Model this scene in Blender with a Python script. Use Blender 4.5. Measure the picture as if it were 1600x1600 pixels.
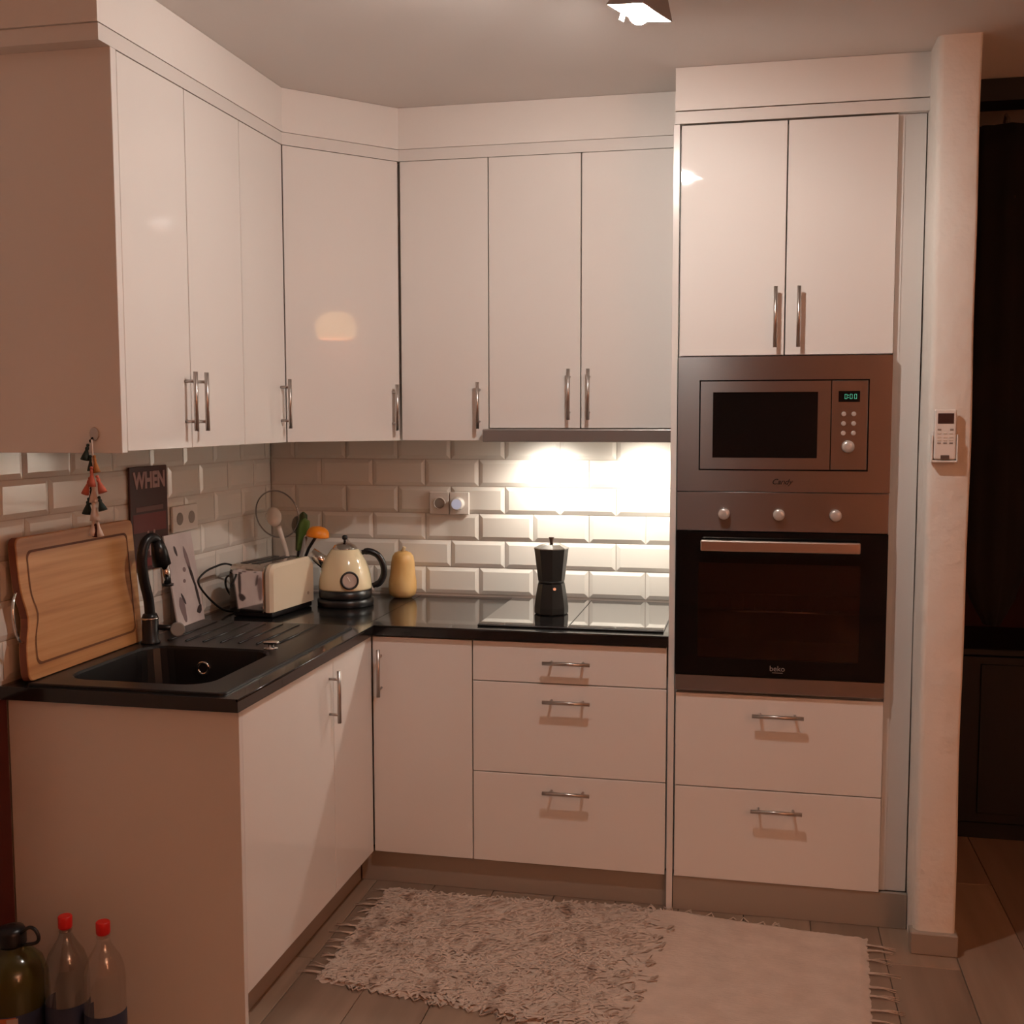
import bpy, bmesh, math, random
from mathutils import Vector, Matrix
random.seed(7)
for o in list(bpy.data.objects): bpy.data.objects.remove(o, do_unlink=True)
S = bpy.context.scene
COL = S.collection
PI = math.pi

# ------------------------------------------------------------ camera
CAM = Vector((1.7698, -3.9466, 1.4909)); YAW, PITCH, ROLL, FPX = 0.2117, -0.0843, -0.0017, 1768.1
fw = Vector((-math.sin(YAW)*math.cos(PITCH), math.cos(YAW)*math.cos(PITCH), math.sin(PITCH)))
rt = Vector((math.cos(YAW), math.sin(YAW), 0)); up = rt.cross(fw)
r2 = rt*math.cos(ROLL) + up*math.sin(ROLL); u2 = up*math.cos(ROLL) - rt*math.sin(ROLL)
cd = bpy.data.cameras.new('camera'); cam = bpy.data.objects.new('camera', cd); COL.objects.link(cam)
m = Matrix((r2, u2, -fw)).transposed().to_4x4(); m.translation = CAM; cam.matrix_world = m
cd.sensor_width = 36; cd.sensor_fit = 'HORIZONTAL'; cd.lens = FPX/1600*36; cd.clip_start = .05
S.camera = cam
# ------------------------------------------------------------ world, exposure
w = bpy.data.worlds.new('world'); S.world = w; w.use_nodes = True
w.node_tree.nodes['Background'].inputs[0].default_value = (.05, .03, .02, 1)
w.node_tree.nodes['Background'].inputs[1].default_value = .05
S.view_settings.view_transform = 'Standard'; S.view_settings.look = 'None'
S.view_settings.exposure = 0.18; S.view_settings.gamma = 1; S.view_settings.use_curve_mapping = False
HOOD_W, FILL_W = 3.0, 5      # watts: each hood lamp (x4), point light of the added fill lamp

# ------------------------------------------------------------ materials
MATS = {}
def mat(name, col=(.8,.8,.8), rough=.5, metal=0, coat=0, spec=.5, emit=None, es=0, bump=None, var=None, trans=0, ior=1.45, sheen=0):
    if name in MATS: return MATS[name]
    M = bpy.data.materials.new(name); M.use_nodes = True; nt = M.node_tree; b = nt.nodes['Principled BSDF']; I = b.inputs
    I['Base Color'].default_value = (*col, 1); I['Roughness'].default_value = rough; I['Metallic'].default_value = metal
    I['Coat Weight'].default_value = coat; I['Coat Roughness'].default_value = .03; I['Specular IOR Level'].default_value = spec
    I['Transmission Weight'].default_value = trans; I['IOR'].default_value = ior; I['Sheen Weight'].default_value = sheen
    if emit: I['Emission Color'].default_value = (*emit, 1); I['Emission Strength'].default_value = es
    if bump or var:
        tc = nt.nodes.new('ShaderNodeTexCoord'); mp = nt.nodes.new('ShaderNodeMapping'); nt.links.new(tc.outputs['Object'], mp.inputs[0])
    if bump:   # (scale xyz, strength, distance)
        sc, st, di = bump
        mp.inputs['Scale'].default_value = sc; nz = nt.nodes.new('ShaderNodeTexNoise'); nz.inputs['Scale'].default_value = 1; nz.inputs['Detail'].default_value = 4
        nt.links.new(mp.outputs[0], nz.inputs['Vector']); bp = nt.nodes.new('ShaderNodeBump'); bp.inputs['Strength'].default_value = st; bp.inputs['Distance'].default_value = di
        nt.links.new(nz.outputs[0], bp.inputs['Height']); nt.links.new(bp.outputs[0], I['Normal'])
    if var:    # (scale xyz, list of (pos, colour))
        m2 = nt.nodes.new('ShaderNodeMapping'); m2.inputs['Scale'].default_value = var[0]; nt.links.new(tc.outputs['Object'], m2.inputs[0])
        n2 = nt.nodes.new('ShaderNodeTexNoise'); n2.inputs['Scale'].default_value = 1; n2.inputs['Detail'].default_value = 5
        nt.links.new(m2.outputs[0], n2.inputs['Vector']); cr = nt.nodes.new('ShaderNodeValToRGB')
        el = cr.color_ramp.elements
        for i, (p, c) in enumerate(var[1]):
            e = el[i] if i < 2 else el.new(p)
            e.position = p; e.color = (*c, 1)
        nt.links.new(n2.outputs[0], cr.inputs[0]); nt.links.new(cr.outputs[0], I['Base Color'])
    MATS[name] = M; return M
def clear(name, tint, gl=.1, rough=.02, fac_lo=.04):      # thin see-through sheet: tinted transparency plus fresnel gloss
    M = bpy.data.materials.new(name); M.use_nodes = True; nt = M.node_tree; nt.nodes.clear()
    o = nt.nodes.new('ShaderNodeOutputMaterial'); t = nt.nodes.new('ShaderNodeBsdfTransparent'); t.inputs[0].default_value = (*tint, 1)
    g = nt.nodes.new('ShaderNodeBsdfGlossy'); g.inputs['Roughness'].default_value = rough; g.inputs[0].default_value = (1, 1, 1, 1)
    lw = nt.nodes.new('ShaderNodeLayerWeight'); lw.inputs[0].default_value = .5; pw_ = nt.nodes.new('ShaderNodeMath'); pw_.operation = 'POWER'; pw_.inputs[1].default_value = 4; nt.links.new(lw.outputs['Facing'], pw_.inputs[0]); l = nt.nodes.new('ShaderNodeMath'); l.operation = 'MULTIPLY_ADD'; l.inputs[1].default_value = .6; l.inputs[2].default_value = fac_lo; nt.links.new(pw_.outputs[0], l.inputs[0])
    mx = nt.nodes.new('ShaderNodeMixShader'); nt.links.new(l.outputs[0], mx.inputs[0]); nt.links.new(t.outputs[0], mx.inputs[1]); nt.links.new(g.outputs[0], mx.inputs[2]); nt.links.new(mx.outputs[0], o.inputs[0])
    MATS[name] = M; return M

gloss = mat('gloss_white_lacquer', (.80,.765,.73), .035, spec=.55)
carc = mat('white_melamine', (.78,.745,.71), .35)
satin = mat('satin_white_panel', (.76,.725,.69), .22, coat=.25)
wallw = mat('white_paint', (.80,.76,.72), .75, bump=((9,9,9), .25, .01))
plaster = mat('rough_white_plaster', (.80,.75,.69), .85, bump=((14,14,14), .6, .012))
ceilm = mat('ceiling_paint', (.80,.755,.72), .85, bump=((6,6,6), .1, .01))
warmw = mat('warm_terracotta_paint', (.40,.23,.165), .8)
redwood = mat('dark_red_wood', (.10,.018,.014), .35, bump=((20,20,2), .2, .005))
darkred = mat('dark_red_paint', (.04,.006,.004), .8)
black = mat('black_fabric', (.007,.006,.006), .9)
blackw = mat('black_lacquer', (.004,.0042,.005), .5)
grout = mat('pale_grout', (.62,.55,.49), .8)
tilem = mat('glazed_white_tile', (.80,.76,.70), .10, coat=.4)
steel = mat('brushed_steel', (.40,.385,.38), .25, 1)
_b = steel.node_tree.nodes['Principled BSDF']; _t = steel.node_tree.nodes.new('ShaderNodeTangent'); _t.direction_type = 'RADIAL'; _t.axis = 'Z'
steel.node_tree.links.new(_t.outputs[0], _b.inputs['Tangent']); _b.inputs['Anisotropic'].default_value = .8; _b.inputs['Anisotropic Rotation'].default_value = .25
handle_m = mat('satin_nickel', (.52,.47,.44), .3, 1)
chrome = mat('polished_chrome', (.78,.76,.74), .07, 1)
granite = mat('black_worktop', (.012,.011,.011), .16, coat=.3, bump=((160,160,160), .05, .001))
sinkm = mat('black_granite_sink', (.010,.009,.009), .33, bump=((500,500,500), .15, .001))
glassk = mat('black_hob_glass', (.006,.006,.007), .035, coat=1.0, spec=.8)
ovk = mat('black_oven_glass', (.004,.004,.004), .05, spec=.35)
cav = mat('dark_enamel', (.006,.0055,.0055), .5)
plin = mat('grey_brown_plinth', (.35,.29,.24), .38, bump=((2,2,60), .08, .003))
blackp = mat('black_plastic', (.012,.011,.012), .3)
rubber = mat('black_cable', (.01,.01,.01), .5)
whitep = mat('white_plastic', (.80,.74,.69), .35)
greyp = mat('grey_plastic', (.30,.26,.23), .4)
cream = mat('cream_enamel', (.80,.67,.44), .12, coat=.6)
creamt = mat('cream_toaster_enamel', (.80,.68,.52), .16, coat=.5)
moka = mat('black_moka_aluminium', (.020,.020,.019), .32, spec=.4)
mokat = mat('polished_moka_lid', (.35,.33,.31), .22, 1)
squash = mat('butternut_skin', (.62,.36,.12), .45, var=((9,9,5), [(.35,(.52,.27,.075)),(.65,(.68,.44,.19))]))
stem = mat('dry_stem', (.50,.38,.22), .8)
orange = mat('orange_silicone', (.85,.25,.012), .4)
green = mat('green_silicone', (.10,.17,.035), .4)
pale = mat('pale_ceramic', (.74,.66,.58), .3)
bamboo = mat('bamboo_board', (.5,.22,.07), .4, var=((2.5,1.3,42), [(.3,(.42,.18,.06)),(.5,(.56,.27,.10)),(.72,(.64,.34,.15))]))
groove = mat('bamboo_groove', (.17,.062,.022), .6)
bedge = mat('bamboo_dark_edge', (.20,.062,.028), .5)
redcap = mat('red_cap', (.60,.012,.010), .35)
navy = mat('navy_label', (.030,.040,.075), .5)
orlab = mat('orange_label', (.45,.13,.05), .5)
oliveg = mat('dark_green_plastic', (.050,.042,.008), .15, coat=.3)
signm = mat('dark_sign', (.055,.012,.012), .35)
signr = mat('sign_red_band', (.17,.022,.022), .4)
signl = mat('sign_letter', (.42,.24,.22), .5)
paper = mat('print_paper', (.60,.51,.49), .5, var=((10,10,7), [(.3,(.50,.42,.41)),(.7,(.66,.57,.55))]))
ink = mat('print_ink', (.055,.035,.035), .6); inkg = mat('print_grey', (.22,.15,.15), .6)
rugm = mat('cream_cotton', (.62,.48,.39), .95, sheen=.2, bump=((45,260,80), .5, .006), var=((14,14,14), [(.3,(.54,.41,.33)),(.7,(.64,.50,.41))]))
_nt = rugm.node_tree; _bs = _nt.nodes['Principled BSDF']; _src = _bs.inputs['Base Color'].links[0].from_socket
_tc = _nt.nodes.new('ShaderNodeTexCoord'); _mp = _nt.nodes.new('ShaderNodeMapping'); _mp.inputs['Scale'].default_value = (15,8,6); _mp.inputs['Rotation'].default_value = (0,0,.25)
_nz = _nt.nodes.new('ShaderNodeTexNoise'); _nz.inputs['Scale'].default_value = 1; _nz.inputs['Detail'].default_value = 3; _rp = _nt.nodes.new('ShaderNodeMapRange'); _rp.inputs[1].default_value = .565; _rp.inputs[2].default_value = .68
_sp = _nt.nodes.new('ShaderNodeSeparateXYZ'); _rx = _nt.nodes.new('ShaderNodeMapRange'); _rx.inputs[1].default_value = .12; _rx.inputs[2].default_value = .02
_mu = _nt.nodes.new('ShaderNodeMath'); _mu.operation = 'MULTIPLY'; _mx = _nt.nodes.new('ShaderNodeMix'); _mx.data_type = 'RGBA'
_nt.links.new(_tc.outputs['Object'], _mp.inputs[0]); _nt.links.new(_mp.outputs[0], _nz.inputs['Vector']); _nt.links.new(_nz.outputs[0], _rp.inputs[0]); _nt.links.new(_tc.outputs['Object'], _sp.inputs[0]); _nt.links.new(_sp.outputs['X'], _rx.inputs[0])
_nt.links.new(_rp.outputs[0], _mu.inputs[0]); _nt.links.new(_rx.outputs[0], _mu.inputs[1]); _nt.links.new(_mu.outputs[0], _mx.inputs['Factor']); _nt.links.new(_src, _mx.inputs['A']); _mx.inputs['B'].default_value = (.31,.20,.145,1); _nt.links.new(_mx.outputs['Result'], _bs.inputs['Base Color'])
rugb = mat('brown_rag', (.42,.30,.23), .95)
tgreen = mat('tassel_green', (.02,.035,.03), .8); tpink = mat('tassel_coral', (.55,.14,.09), .8); tcream = mat('tassel_cream', (.66,.52,.44), .8); tochre = mat('tassel_ochre', (.42,.17,.05), .8)
string = mat('cotton_string', (.66,.55,.47), .9)
ledg = mat('green_digits', (.1,.8,.5), .5, emit=(.25,1,.68), es=.55)
lcd = mat('dark_lcd', (.05,.022,.02), .3)
lampglow = mat('lamp_diffuser', (1,1,1), .5, emit=(1,.95,.88), es=50)
bulbglow = mat('bulb_glow', (1,1,1), .5, emit=(1,.905,.825), es=1380)
hoodglow = mat('hood_lens', (1,1,1), .5, emit=(1,.94,.84), es=60)
orglow = mat('orange_shade', (1,.5,.15), .5, emit=(1,.55,.20), es=4.2)
warmglow = mat('fill_lamp_shade', (1,.7,.45), .5, emit=(1,.55,.28), es=4)
nightled = mat('night_light_lens', (.55,.55,.62), .2, emit=(.7,.75,1), es=.25)
knobm = mat('silver_plastic', (.55,.49,.45), .3, .3)
glass = clear('clear_glass', (.90,.88,.84))
pet = clear('clear_pet', (.93,.91,.89), fac_lo=.07)
petblue = clear('cloudy_pet', (.80,.80,.79), fac_lo=.07)
ovglass = clear('tinted_oven_pane', (.62,.56,.54), fac_lo=.05)

# ------------------------------------------------------------ mesh helpers (all in world metres unless local)
class MB:
    def __init__(s): s.v = []; s.f = []; s.sm = []
    def add(s, vs, fs, smooth=False):
        n = len(s.v); s.v += [tuple(v) for v in vs]; s.f += [tuple(i+n for i in f) for f in fs]; s.sm += [smooth]*len(fs); return s
    def frombm(s, bm, smooth=False):
        bm.verts.ensure_lookup_table(); bm.verts.index_update()
        s.add([v.co for v in bm.verts], [[v.index for v in f.verts] for f in bm.faces], smooth); bm.free(); return s
    def box(s, x0, x1, y0, y1, z0, z1, bev=0, seg=1, M=None):
        bm = bmesh.new(); bmesh.ops.create_cube(bm, size=1)
        bmesh.ops.transform(bm, matrix=Matrix.Translation(((x0+x1)/2,(y0+y1)/2,(z0+z1)/2)) @ Matrix.Diagonal((abs(x1-x0),abs(y1-y0),abs(z1-z0),1)), verts=bm.verts)
        if bev: bmesh.ops.bevel(bm, geom=bm.edges[:], offset=bev, segments=seg, affect='EDGES', profile=.5)
        if M is not None: bmesh.ops.transform(bm, matrix=M, verts=bm.verts)
        return s.frombm(bm, False)
    def prism(s, poly, z0, z1):          # poly counter-clockwise in xy
        n = len(poly); vs = [(x,y,z0) for x,y in poly] + [(x,y,z1) for x,y in poly]
        fs = [list(range(n))[::-1], list(range(n,2*n))] + [[i,(i+1)%n,n+(i+1)%n,n+i] for i in range(n)]
        return s.add(vs, fs)
    def loops(s, loops, cap0=True, cap1=True, smooth=True, closed=True):
        n = len(loops[0]); vs = [p for l in loops for p in l]; fs = []
        for k in range(len(loops)-1):
            for i in range(n if closed else n-1):
                j = (i+1) % n; fs.append([k*n+i, k*n+j, (k+1)*n+j, (k+1)*n+i])
        s.add(vs, fs, smooth); b = len(s.v)-len(vs)
        if cap0: s.f.append(tuple(b+i for i in range(n))[::-1]); s.sm.append(False)
        if cap1: s.f.append(tuple(b+(len(loops)-1)*n+i for i in range(n))); s.sm.append(False)
        return s
    def lathe(s, prof, seg=32, c=(0,0,0), M=None, smooth=True, cap0=True, cap1=True):
        L = []
        for r, z in prof:
            L.append([Vector((c[0]+r*math.cos(2*PI*i/seg), c[1]+r*math.sin(2*PI*i/seg), c[2]+z)) for i in range(seg)])
        if M is not None: L = [[M @ p for p in l] for l in L]
        return s.loops(L, cap0, cap1, smooth)
    def tube(s, pts, r, seg=8, cap=True):
        P = [Vector(p) for p in pts]; n = len(P); R = r if isinstance(r, (list,tuple)) else [r]*n; L = []
        nrm = None
        for i in range(n):
            t = ((P[min(i+1,n-1)]-P[max(i-1,0)])).normalized()
            if nrm is None:
                a = Vector((0,0,1)) if abs(t.z) < .9 else Vector((1,0,0)); nrm = t.cross(a).normalized()
            else: nrm = (nrm - t*nrm.dot(t)).normalized()
            bn = t.cross(nrm)
            L.append([P[i] + (nrm*math.cos(2*PI*k/seg) + bn*math.sin(2*PI*k/seg))*R[i] for k in range(seg)])
        return s.loops(L, cap, cap, True)
    def build(s, name, material, parent=None, local=False, root=None):
        me = bpy.data.meshes.new(name)
        off = Vector((0,0,0))
        if parent is not None and not local:
            q = parent
            while q is not None: off += q.location; q = q.parent
        me.from_pydata([Vector(v)-off for v in s.v], [], s.f); me.materials.append(material)
        bm = bmesh.new(); bm.from_mesh(me); bmesh.ops.recalc_face_normals(bm, faces=bm.faces); bm.to_mesh(me); bm.free()
        for p, k in zip(me.polygons, s.sm): p.use_smooth = k
        o = bpy.data.objects.new(name, me); COL.objects.link(o)
        if parent is not None: o.parent = parent
        return o
def B(*a, **k): return MB().box(*a, **k)
def spline(pts, n=8):
    P = [Vector(p) for p in pts]; P = [2*P[0]-P[1]] + P + [2*P[-1]-P[-2]]; out = []
    for i in range(1, len(P)-2):
        for k in range(n):
            t = k/n; a, b, c, d = P[i-1:i+3]
            out.append(.5*((2*b)+(c-a)*t+(2*a-5*b+4*c-d)*t*t+(3*b-a-3*c+d)*t**3))
    return out + [P[-2]]
def rrect(x0, x1, y0, y1, r, z, n=6):
    out = []
    for cx, cy, a in ((x1-r,y1-r,0),(x0+r,y1-r,90),(x0+r,y0+r,180),(x1-r,y0+r,270)):
        for k in range(n+1):
            t = math.radians(a+90*k/n); out.append(Vector((cx+r*math.cos(t), cy+r*math.sin(t), z)))
    return out
def tag(o, label, cat, group=None):
    o['label'] = label; o['category'] = cat
    if group: o['group'] = group
    return o
def thing(name, label, cat, loc=(0,0,0), rz=0, group=None):
    o = bpy.data.objects.new(name, None); COL.objects.link(o); o.location = loc; o.rotation_euler.z = rz; o.empty_display_size = .05
    return tag(o, label, cat, group)
def struct(o): o['kind'] = 'structure'; return o
def text_mesh(txt, size, ext=.0006, shear=0, bold=0):
    cu = bpy.data.curves.new('t', 'FONT'); cu.body = txt; cu.size = size; cu.extrude = ext; cu.align_x = 'CENTER'; cu.align_y = 'CENTER'; cu.shear = shear; cu.offset = bold
    ob = bpy.data.objects.new('t', cu); COL.objects.link(ob); dg = bpy.context.evaluated_depsgraph_get(); dg.update()
    me = bpy.data.meshes.new_from_object(ob.evaluated_get(dg)); bpy.data.objects.remove(ob); me.materials.clear(); return me
def text_obj(name, txt, size, material, M, parent, ext=.0006, shear=0, bold=0):
    me = text_mesh(txt, size, ext, shear, bold); me.materials.append(material); me.transform(M)
    off = Vector((0,0,0)); q = parent
    while q is not None: off += q.location; q = q.parent
    me.transform(Matrix.Translation(-off)); o = bpy.data.objects.new(name, me); COL.objects.link(o); o.parent = parent; return o
def pull(c, axis, nrm, L, so=.030, rb=.0058):        # bar handle: bar plus two posts; c on the door face
    c, a, n = Vector(c), Vector(axis), Vector(nrm); mb = MB(); e = .0005
    mb.tube([c+n*so-a*L/2, c+n*so+a*L/2], rb, 10)
    for s in (-1, 1): mb.tube([c+a*s*(L/2-.024)+n*e, c+a*s*(L/2-.024)+n*so], .0042, 8)
    return mb
FACE_Y = Matrix(((1,0,0,0),(0,0,-1,0),(0,1,0,0),(0,0,0,1)))      # text plane facing -y
FACE_X = Matrix(((0,0,1,0),(1,0,0,0),(0,1,0,0),(0,0,0,1)))       # text plane facing +x, reading towards +y

# ------------------------------------------------------------ dimensions
ZC, TC, ZB = .840, .032, .106
YF, XF = -.600, .597
YE, YWE = -1.541, -1.568
XU, YU, ZU, ZUT = .352, -.366, 1.412, 2.311
X1, XR, XT0, XT1 = .924, 1.517, 1.546, 2.143
ZCEIL = 2.480
G = .0018          # half of a door gap

# ------------------------------------------------------------ room shell
RX, RY = 4.7, -6.2
floor = struct(B(-.1, RX+.1, RY-.1, 2.0, -.06, -.012).build('floor', mat('floor_underlay', (.05,.035,.025), .9)))
plank_mats = [mat('laminate_%d' % i, c, .34, bump=((30,2.5,30), .12, .003), var=((16,1.4,4), [(.3, tuple(k*.8 for k in c)), (.55, c), (.75, tuple(min(1,k*1.18) for k in c))]))
              for i, c in enumerate([(.30,.205,.145), (.26,.175,.125), (.335,.23,.165)])]
pw, pl = .193, 1.29
bmx = MB().box(-pw/2+.0008, pw/2-.0008, -pl/2+.0008, pl/2-.0008, -.012, 0, bev=.0015); pms = []
for pm in plank_mats:
    o = bmx.build('plank', pm); pms.append(o.data); bpy.data.objects.remove(o)
nx = int((RX+.1)/pw)+1; k = 0
for i in range(nx):
    off = (i*.47) % 1 * pl; y = RY + off - pl
    while y < 1.9:
        o = bpy.data.objects.new('plank', pms[(i*7+k*5+(i*k) % 3) % 3]); k += 1
        o.location = (.02+pw*(i+.5), y+pl/2, 0); o.parent = floor
        COL.objects.link(o); y += pl
struct(B(-.1, RX+.1, RY-.1, 2.0, ZCEIL, ZCEIL+.1).build('ceiling', ceilm))
wall_back = struct(B(-.1, 2.335, .004, .104, 0, ZCEIL).build('wall_back', grout))
wall_left = struct(B(-.104, -.004, RY, .1, 0, ZCEIL).build('wall_left', grout)); wall_left.rotation_euler.z = -.011
struct(B(-.1, RX+.1, RY-.1, RY, 0, ZCEIL).build('wall_front', warmw))
struct(B(RX, RX+.1, RY, 2.0, 0, ZCEIL).build('wall_right', warmw))
# paint skin of the left wall in front of the tiled part
# partition beside the tall unit: rough plaster with softened corners and a skirting block
pb = MB(); N = 44
for i in range(N+1):
    z = ZCEIL*i/N; j = lambda s: .0016*math.sin(z*4.1+s)+.0010*math.sin(z*11+s*2)
    xl, xr, ye = 2.222+j(1)*.6, 2.331+j(2.3), -.735+j(4)*.7; r = .016
    l = [(xl, .004), (xl, ye+r), (xl+r*.3, ye+r*.3), (xl+r, ye), (xr-r*.5, ye), (xr-r*.15, ye+r*.15), (xr, ye+r*.5), (xr, .004)]
    pb.v += [(x, y, z) for x, y in l]
for i in range(N):
    for q in range(7):
        a = i*8+q; pb.f.append((a, a+1, a+9, a+8)); pb.sm.append(True)
part = struct(pb.build('wall_partition', plaster))
bb = struct(B(2.213, 2.338, -.752, -.70, 0, .062, bev=.003).build('baseboard_partition', plin))
# dark doorway beyond the partition
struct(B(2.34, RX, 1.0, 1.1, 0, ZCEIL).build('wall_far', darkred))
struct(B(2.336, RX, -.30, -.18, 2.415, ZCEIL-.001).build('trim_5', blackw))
# dark red casing on the left wall just past the end panel
struct(B(-.030, -.0135, -1.74, -1.543, 0, .806, bev=.002).build('trim_6', redwood))

# tiles: bevelled 10 x 20 cm metro tiles, half bond, on both walls
def tile_mesh(wd, ht=.0956, d=.0075, bv=.014):
    a, b = wd/2, ht/2; mbv = min(bv, a*.8)
    vs = [(-a,0,-b),(a,0,-b),(a,0,b),(-a,0,b), (-a,-.003,-b),(a,-.003,-b),(a,-.003,b),(-a,-.003,b),
          (-a+mbv,-d,-b+bv),(a-mbv,-d,-b+bv),(a-mbv,-d,b-bv),(-a+mbv,-d,b-bv)]
    fs = [(0,1,5,4),(1,2,6,5),(2,3,7,6),(3,0,4,7),(4,5,9,8),(5,6,10,9),(6,7,11,10),(7,4,8,11),(8,9,10,11)]
    o = MB().add(vs, fs).build('tile', tilem); me = o.data; bpy.data.objects.remove(o); return me
TM = {}
def put_tile(x0, x1, z, left):
    wd = round(x1-x0-.0022, 4)
    if wd < .012: return
    if wd not in TM: TM[wd] = tile_mesh(wd)
    o = bpy.data.objects.new('tile', TM[wd]); COL.objects.link(o); c = (x0+x1)/2
    if left: o.location = (-.004, c, z); o.rotation_euler.z = PI/2; o.parent = wall_left
    else: o.location = (c, .004, z); o.parent = wall_back
for row in range(6):
    z = .848+.0978*(row+.5)
    xs = [0] + [x for x in [(.2*i if row % 2 == 0 else .2*i+.1-.004) for i in range(9)] if .005 < x < 1.526] + [1.526]
    for a, b in zip(xs, xs[1:]): put_tile(a, b, z, False)
    ys = sorted([-.0] + [-(.045 if row % 2 else .145)-.2*i for i in range(8)])
    ys = [y for y in ys if y > -1.66]; ys = [-1.66]+ys
    for a, b in zip(ys, ys[1:]): put_tile(a, b, z, True)

# soffit boxing over the wall units with a cornice strip
def run(off, end, r):          # plan outline of the wall-unit run, offset outwards
    k = off*.41
    return [(-.02, end), (XU+off, end), (XU+off, -.665-k), (.6264+k, YU-off), (r, YU-off), (r, .0), (.0, .0)]
struct(MB().prism(run(.0045, -1.652, 1.526), 2.3495, ZCEIL-.001).build('trim_1', wallw))
struct(MB().prism(run(.002, -1.646, 1.526), ZUT+.0012, 2.3485).build('trim_2', satin))
struct(B(1.531, 2.2215, -.604, -.004, 2.3595, ZCEIL-.001).build('trim_3', wallw))
struct(B(1.531, 2.2215, -.6025, -.05, 2.3232, 2.3565).build('trim_4', satin))

# ------------------------------------------------------------ wall units
def door_x(t, y0, y1, z0, z1, hy=None, hz=None, HL=.15):      # door whose face looks +x
    d = B(XU-.018, XU, y0+G, y1-G, z0, z1, bev=.0012).build('door', gloss, t)
    if hy is not None: pull((XU, hy, hz), (0,0,1), (1,0,0), HL).build('handle', handle_m, d)
    return d
def door_y(t, yf, x0, x1, z0, z1, hx=None, hz=None, HL=.15, horiz=False, name='door'):
    d = B(x0+G, x1-G, yf, yf+.018, z0, z1, bev=.0012).build(name, gloss, t)
    if hx is not None: pull((hx, yf, hz), (1,0,0) if horiz else (0,0,1), (0,-1,0), HL).build('handle', handle_m, d)
    return d
t = thing('wall_cabinet', 'tall white glossy two-door wall cabinet over the sink', 'cabinet', (.17, -1.27, ZU))
B(0.004, XU-.045, -1.574, -.957, ZU, ZUT).build('body', carc, t)
B(-.008, XU+.001, -1.598, -1.5755, ZU-.004, ZUT+.002, bev=.001).build('end_panel', gloss, t)
door_x(t, -1.574, -1.265, ZU, ZUT, -1.297, 1.530); door_x(t, -1.265, -.956, ZU, ZUT, -1.238, 1.530)
t = thing('wall_cabinet', 'narrow white single-door wall cabinet left of the diagonal corner unit', 'cabinet', (.17, -.81, ZU))
B(0.004, XU-.045, -.955, -.667, ZU, ZUT).build('body', carc, t)
door_x(t, -.956, -.665, ZU, ZUT, -.703, 1.530)
t = thing('corner_cabinet', 'white diagonal corner wall cabinet with one wide glossy door', 'cabinet', (.25, -.25, ZU))
MB().prism([(.004,-.664),(.312,-.664),(.6245,-.326),(.6245,-.004),(.004,-.004)], ZU, ZUT).build('body', carc, t)
A2, B2 = Vector((XU, -.665, 0)), Vector((.6264, YU, 0)); e = (B2-A2).normalized(); nn = Vector((e.y, -e.x, 0)); Ld = (B2-A2).length
MD = Matrix(((e.x, -nn.x, 0, A2.x), (e.y, -nn.y, 0, A2.y), (0,0,1,0), (0,0,0,1)))
d = B(.003, Ld-.004, 0, .018, ZU, ZUT, bev=.0012, M=MD).build('door', gloss, t)
pull(A2+e*(Ld-.030)+Vector((0,0,1.520)), (0,0,1), nn, .15).build('handle', handle_m, d)
t = thing('wall_cabinet', 'white single-door wall cabinet between the corner unit and the hood', 'cabinet', (.775, -.18, ZU))
B(.6264, X1-.0005, YU+.045, -.004, ZU, ZUT).build('body', carc, t)
door_y(t, YU, .6285, X1, ZU, ZUT, .893, 1.526)
t = thing('wall_cabinet', 'white two-door wall cabinet directly above the cooker hood', 'cabinet', (1.225, -.18, 1.453))
B(X1+.0005, 1.5262, YU+.045, -.004, 1.4535, ZUT).build('body', carc, t)
door_y(t, YU, X1, X1+.300, 1.453, ZUT, 1.188, 1.560, .16); door_y(t, YU, X1+.300, 1.5262, 1.453, ZUT, 1.251, 1.560, .16)

# ------------------------------------------------------------ cooker hood
t = thing('cooker_hood', 'slim grey pull-out cooker hood with two lit lamps', 'hood', (1.225, -.2, 1.41))
B(.927, 1.5255, -.345, -.012, 1.413, 1.4525).build('housing', mat('hood_inner', (.5,.46,.42), .4, .6), t)
B(.910, 1.5255, -.402, -.349, 1.409, 1.4505, bev=.004, seg=2).build('front_bar', mat('hood_grey', (.30,.275,.265), .33, .6), t)
B(.985, 1.475, -.335, -.16, 1.409, 1.4128).build('grease_filter', mat('filter_metal', (.42,.4,.38), .45, 1, bump=((300,300,10), .5, .002)), t)
for hx in (1.075, 1.405):
    MB().lathe([(.036,0),(.036,.004),(.030,.006)], 24, (hx, -.105, 1.406)).build('lamp_ring', chrome, t)
    MB().lathe([(.028,0),(.028,.002)], 24, (hx, -.105, 1.4045)).build('lamp_lens', hoodglow, t)
    ld = bpy.data.lights.new('hood_light', 'SPOT'); ld.energy = HOOD_W*4; ld.color = (1,.92,.80); ld.spot_size = math.radians(165); ld.spot_blend = .9; ld.shadow_soft_size = .025
    lo = bpy.data.objects.new('hood_light', ld); COL.objects.link(lo); lo.location = Vector((hx, -.105, 1.398))-t.location; lo.parent = t

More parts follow.
